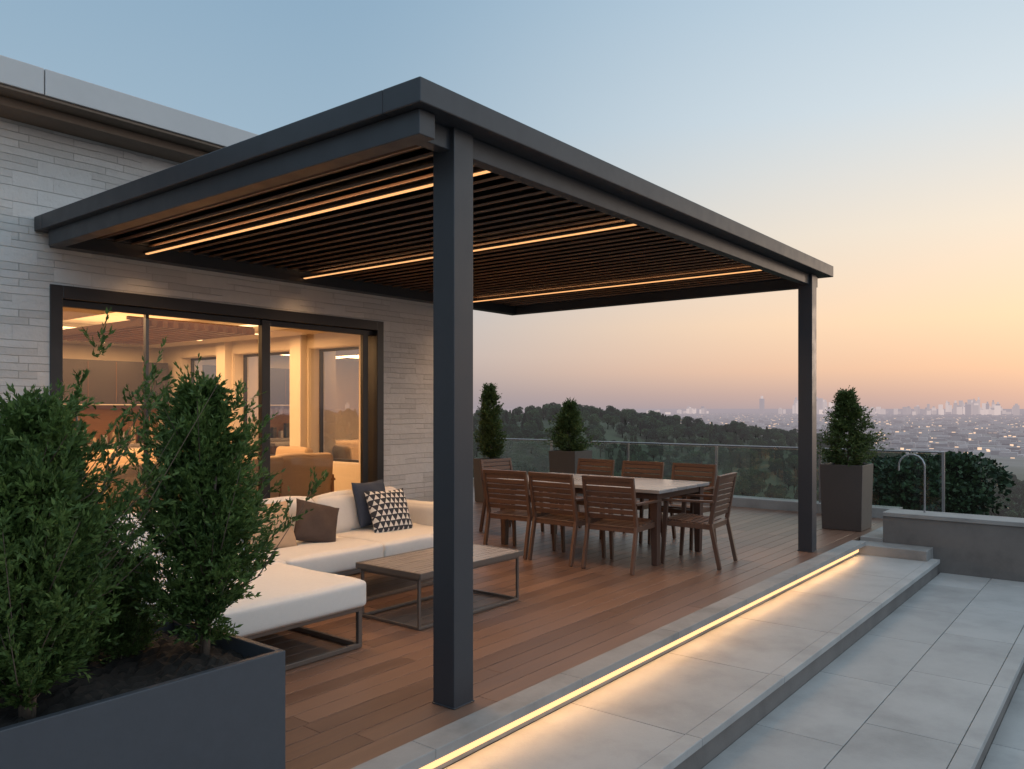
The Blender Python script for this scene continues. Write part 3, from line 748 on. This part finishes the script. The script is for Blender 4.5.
# ------------------------------------------------------------------ terrain
TH = [-180, -40, -15, 0, 5.6, 12, 15.3, 20, 25, 29, 32, 35, 38, 41, 50, 70, 90, 180]
RZ = [-78, -78, -76, -64, -56, -38, -30, -21, -14, -10, -8, -6, -8, -9, -8, -14, -26, -78]
PZ = -80.0
def terr(x, y):
    r = np.hypot(x-4, y-2); th = np.degrees(np.arctan2(y, x))
    rz = np.interp(th, TH, RZ)
    base = np.interp(r, [0, 13, 20, 60, 180, 320, 700, 2000], [-0.75, -1.0, -4.5, -15, -36, -56, -76, PZ])
    ridge = (rz-PZ)*np.exp(-((r-520-60*np.sin(th*0.13))/170)**2)
    ridge2 = (np.interp(th, [0, 15, 25, 41, 60], [0, 7, 12, 20, 18]))*np.exp(-((r-190-25*np.sin(th*0.3))/55)**2)
    z = base+ridge*0.80+ridge2*0.7
    z += (2.2*np.sin(x*0.031+1)*np.sin(y*0.027)+1.2*np.sin(x*0.07+2)*np.sin(y*0.083+1))*np.clip((r-25)/60, 0, 1)*np.clip((1800-r)/800, 0, 1)
    return np.where(r > 2000, PZ, z)
rr = np.concatenate([[0], np.geomspace(8, 1200, 90), np.geomspace(1400, 90000, 26)])
na = 240; vs = []; fs = []
for i_, r in enumerate(rr):
    a = np.arange(na)/na*2*math.pi; x = 4+r*np.cos(a); y = 2+r*np.sin(a); z = terr(x, y)
    vs += list(zip(x.tolist(), y.tolist(), z.tolist()))
for i_ in range(len(rr)-1):
    for k in range(na):
        fs.append((i_*na+k, (i_+1)*na+k, (i_+1)*na+(k+1) % na, i_*na+(k+1) % na))
t = NT('ground_mat'); v = t.coord('Object', (1, 1, 1))
n1 = t.noise(v, 0.02, 6, 0.6); n3 = t.noise(v, 0.004, 8, 0.75)
c = t.mix(n1, (0.018, 0.035, 0.013, 1), (0.055, 0.075, 0.03, 1))
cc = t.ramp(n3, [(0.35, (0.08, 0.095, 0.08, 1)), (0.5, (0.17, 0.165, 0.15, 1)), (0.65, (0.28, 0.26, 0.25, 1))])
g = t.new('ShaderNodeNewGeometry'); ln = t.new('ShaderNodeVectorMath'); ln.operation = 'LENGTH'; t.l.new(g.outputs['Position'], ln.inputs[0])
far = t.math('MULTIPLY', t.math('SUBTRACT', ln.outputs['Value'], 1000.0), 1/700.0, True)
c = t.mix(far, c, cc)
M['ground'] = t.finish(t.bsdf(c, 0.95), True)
mb = MB(); mb.add(vs, fs); gr = mb.obj('ground_terrain', ['ground']); gr.data.shade_smooth()

# forest
col = bpy.data.collections.new('forest_tree_variants')
for k, (h, r_, sd, cf) in enumerate(((8, 3.4, 31, 0), (7, 3.8, 32, 0), (8, 3.2, 33, 0), (8.5, 2.2, 34, 1), (6.5, 3.2, 35, 0))):
    me = tree_mesh('forest_tree_%d' % k, h, r_, sd, 3600, 0.42, bool(cf))
    col.objects.link(bpy.data.objects.new('forest_tree_%d' % k, me))
rs = np.random.RandomState(5)
N = 15000
th = np.radians(-30+110*rs.rand(N)); r = np.sqrt(30**2+(860**2-30**2)*rs.rand(N))
n2 = 900; th = np.concatenate([th, np.radians(-30+110*rs.rand(n2))]); r = np.concatenate([r, 24+90*rs.rand(n2)])
x = 4+r*np.cos(th); y = 2+r*np.sin(th); z = terr(x, y)
keep = ~((x < 14) & (y < 16) & (x > -6)) 
cl = np.sin(x*0.021+0.5)*np.sin(y*0.019+1.3)+0.3*np.sin(x*0.06)
keep &= (cl < 0.88)
scl = 0.6+0.5*rs.rand(len(x)); scl = np.where(r < 110, scl*0.65, scl)
top = z+scl*8.5; lim = 1.55-0.045*r
keep &= ~((r < 160) & (top > lim))
x, y, z, scl = x[keep], y[keep], z[keep], scl[keep]
me = bpy.data.meshes.new('forest'); me.from_pydata(np.stack([x, y, z], 1).tolist(), [], [])
at = me.attributes.new('scl', 'FLOAT', 'POINT'); at.data.foreach_set('value', scl.astype(np.float32))
at = me.attributes.new('rot', 'FLOAT_VECTOR', 'POINT'); R3 = np.zeros((len(x), 3), np.float32); R3[:, 2] = rs.rand(len(x))*6.28; at.data.foreach_set('vector', R3.ravel())
fo = link(bpy.data.objects.new('forest', me))
ng = bpy.data.node_groups.new('forest_scatter', 'GeometryNodeTree')
ng.interface.new_socket('Geometry', in_out='INPUT', socket_type='NodeSocketGeometry'); ng.interface.new_socket('Geometry', in_out='OUTPUT', socket_type='NodeSocketGeometry')
gi = ng.nodes.new('NodeGroupInput'); go = ng.nodes.new('NodeGroupOutput'); ip = ng.nodes.new('GeometryNodeInstanceOnPoints')
ci = ng.nodes.new('GeometryNodeCollectionInfo'); ci.inputs['Collection'].default_value = col; ci.inputs['Separate Children'].default_value = True; ci.inputs['Reset Children'].default_value = True
na1 = ng.nodes.new('GeometryNodeInputNamedAttribute'); na1.data_type = 'FLOAT'; na1.inputs[0].default_value = 'scl'
na2 = ng.nodes.new('GeometryNodeInputNamedAttribute'); na2.data_type = 'FLOAT_VECTOR'; na2.inputs[0].default_value = 'rot'
ng.links.new(gi.outputs[0], ip.inputs['Points']); ng.links.new(ci.outputs[0], ip.inputs['Instance']); ip.inputs['Pick Instance'].default_value = True
ng.links.new(na1.outputs[0], ip.inputs['Scale']); ng.links.new(na2.outputs[0], ip.inputs['Rotation']); ng.links.new(ip.outputs[0], go.inputs[0])
md = fo.modifiers.new('scatter', 'NODES'); md.node_group = ng

bt = tree_mesh('broadleaf_tree', 6.2, 2.3, 41, 50000, 0.13, False, 0.62, 34)
place('broadleaf_tree', bt, (25.6, 5.3, -5.8), 0.4)
place('broadleaf_tree', bt, (34.0, 5.6, -9.2), 2.4, 1.1)
place('broadleaf_tree', bt, (33.0, 16.4, -9.4), 1.4, 1.0)

# ------------------------------------------------------------------ city
t = NT('city_building'); g = t.new('ShaderNodeNewGeometry')
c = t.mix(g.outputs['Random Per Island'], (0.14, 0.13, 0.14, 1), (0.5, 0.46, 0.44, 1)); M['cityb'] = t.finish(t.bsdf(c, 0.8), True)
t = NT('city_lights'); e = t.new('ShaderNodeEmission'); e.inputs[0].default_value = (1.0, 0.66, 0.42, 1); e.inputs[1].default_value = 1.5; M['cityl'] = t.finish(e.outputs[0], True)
mb = MB()
r2 = random.Random(9)
for k in range(12000):
    th = math.radians(-25+100*r2.random()); r = 1500*(13000/1500)**r2.random()
    x = r*math.cos(th); y = r*math.sin(th); s = 5+8*r2.random(); h = 4+8*r2.random()**2
    lit = r2.random() < 0.35
    if lit: s *= 0.3; h *= 0.5
    s *= (r/4000)**0.3
    mb.box(x-s, x+s, y-s*1.5, y+s*1.5, PZ-1, PZ+h, 1 if lit else 0)
mb.obj('city_buildings', ['cityb', 'cityl'])
mb = MB()
for (ca_, sp_, n, hm) in ((25.5, 1.5, 16, 110), (17.0, 2.6, 60, 210), (8.0, 2.6, 60, 200), (3, 5, 30, 140), (30, 3, 14, 90), (12, 8, 60, 110), (-12, 7, 40, 200), (60, 12, 30, 150)):
    for k in range(n):
        th = math.radians(r2.gauss(ca_, sp_*0.55)); r = 10500+2500*r2.random()
        x = r*math.cos(th); y = r*math.sin(th); s = 12+16*r2.random(); h = hm*(0.3+0.7*r2.random()**1.8)
        mb.box(x-s, x+s, y-s, y+s, PZ, PZ+h, 0)
        if r2.random() < 0.4: mb.box(x-s*.5, x+s*.5, y-s*.5, y+s*.5, PZ+h, PZ+h*1.18, 0)
t = NT('tower'); g = t.new('ShaderNodeNewGeometry'); c = t.mix(g.outputs['Random Per Island'], (0.3, 0.27, 0.28, 1), (0.75, 0.65, 0.6, 1))
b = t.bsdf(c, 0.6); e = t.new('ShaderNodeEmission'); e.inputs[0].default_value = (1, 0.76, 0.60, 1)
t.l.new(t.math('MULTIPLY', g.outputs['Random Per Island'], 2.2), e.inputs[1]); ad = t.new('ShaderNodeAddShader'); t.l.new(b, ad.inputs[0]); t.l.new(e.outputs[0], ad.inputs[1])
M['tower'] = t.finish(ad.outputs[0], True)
mb.obj('city_skyline', ['tower'])

# ------------------------------------------------------------------ world
SUN_AZ = math.radians(-12); SUN_EL = math.radians(4)
w = bpy.data.worlds.new("World"); S.world = w; w.use_nodes = True; nt = w.node_tree; nt.nodes.clear(); L = nt.links
o = nt.nodes.new('ShaderNodeOutputWorld')
tc = nt.nodes.new('ShaderNodeTexCoord'); nm = nt.nodes.new('ShaderNodeVectorMath'); nm.operation = 'NORMALIZE'; L.new(tc.outputs['Generated'], nm.inputs[0])
sx = nt.nodes.new('ShaderNodeSeparateXYZ'); L.new(nm.outputs[0], sx.inputs[0])
fz = nt.nodes.new('ShaderNodeMath'); fz.operation = 'MULTIPLY'; fz.use_clamp = True; fz.inputs[1].default_value = 1.0; L.new(sx.outputs[2], fz.inputs[0])
def wr(stops):
    n = nt.nodes.new('ShaderNodeValToRGB'); e = n.color_ramp.elements
    n.color_ramp.interpolation = 'LINEAR'
    while len(e) < len(stops): e.new(0.5)
    for i_, (p, c_) in enumerate(stops): e[i_].position = p/2; e[i_].color = lin(*c_)
    L.new(fz.outputs[0], n.inputs[0]); return n.outputs[0]
cool = wr([(0, (150, 146, 156)), (0.04, (158, 153, 160)), (0.13, (182, 175, 177)), (0.3, (178, 184, 192)), (0.55, (158, 182, 200)), (1, (136, 167, 192)), (1.5, (182, 202, 220)), (2, (205, 220, 232))])  # overhead stops of both ramps brightened out of view to lift scene light
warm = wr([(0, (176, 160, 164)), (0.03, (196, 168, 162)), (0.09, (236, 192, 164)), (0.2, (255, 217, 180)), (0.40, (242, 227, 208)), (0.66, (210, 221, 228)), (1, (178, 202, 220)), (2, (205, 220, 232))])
hz = nt.nodes.new('ShaderNodeVectorMath'); hz.operation = 'MULTIPLY'; hz.inputs[1].default_value = (1, 1, 0); L.new(nm.outputs[0], hz.inputs[0])
hn = nt.nodes.new('ShaderNodeVectorMath'); hn.operation = 'NORMALIZE'; L.new(hz.outputs[0], hn.inputs[0])
def azdot(a, lo, hi, o0=0.0, o1=1.0):
    dp = nt.nodes.new('ShaderNodeVectorMath'); dp.operation = 'DOT_PRODUCT'; dp.inputs[1].default_value = (math.cos(a), math.sin(a), 0); L.new(hn.outputs[0], dp.inputs[0])
    mr = nt.nodes.new('ShaderNodeMapRange'); mr.interpolation_type = 'SMOOTHSTEP'
    for k_, v_ in zip((1, 2, 3, 4), (lo, hi, o0, o1)): mr.inputs[k_].default_value = v_
    L.new(dp.outputs['Value'], mr.inputs[0]); return mr.outputs[0]
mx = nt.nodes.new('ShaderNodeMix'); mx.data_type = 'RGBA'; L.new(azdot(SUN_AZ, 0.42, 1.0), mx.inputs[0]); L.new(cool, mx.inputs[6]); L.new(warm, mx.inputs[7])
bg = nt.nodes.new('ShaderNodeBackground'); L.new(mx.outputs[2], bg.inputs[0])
L.new(azdot(math.radians(-105), 0.1, 1.0, 1.0, 2.1), bg.inputs[1])  # sky strength raised behind the camera, added light for wall and front faces
sky = nt.nodes.new('ShaderNodeTexSky'); sky.sky_type = 'NISHITA'; sky.sun_disc = False; sky.sun_elevation = SUN_EL; sky.sun_rotation = math.pi/2-SUN_AZ
bg2 = nt.nodes.new('ShaderNodeBackground'); bg2.inputs[1].default_value = 0.012; L.new(sky.outputs[0], bg2.inputs[0])
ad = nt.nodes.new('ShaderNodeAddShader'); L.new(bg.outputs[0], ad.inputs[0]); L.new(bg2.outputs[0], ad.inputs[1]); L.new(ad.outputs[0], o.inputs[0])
sl = bpy.data.lights.new('sun', 'SUN'); sl.energy = 0.25; sl.angle = math.radians(4); sl.color = (1, 0.78, 0.62)
so = link(bpy.data.objects.new('sun', sl)); d = Vector((math.cos(SUN_EL)*math.cos(SUN_AZ), math.cos(SUN_EL)*math.sin(SUN_AZ), math.sin(SUN_EL)))
so.rotation_euler = d.to_track_quat('Z', 'Y').to_euler(); so.location = (20, -5, 10)

# ------------------------------------------------------------------ camera
cd = bpy.data.cameras.new('camera'); cam = link(bpy.data.objects.new('camera', cd)); cam.location = (0, 0, 1.55)
cam.rotation_euler = (math.radians(90), 0, -math.atan2(0.7837, 0.6211))
cd.sensor_width = 36; cd.lens = 27.91; cd.shift_y = 0.023; cd.clip_start = 0.05; cd.clip_end = 200000
S.camera = cam
S.view_settings.view_transform = 'Standard'; S.view_settings.look = 'None'; S.view_settings.exposure = 0
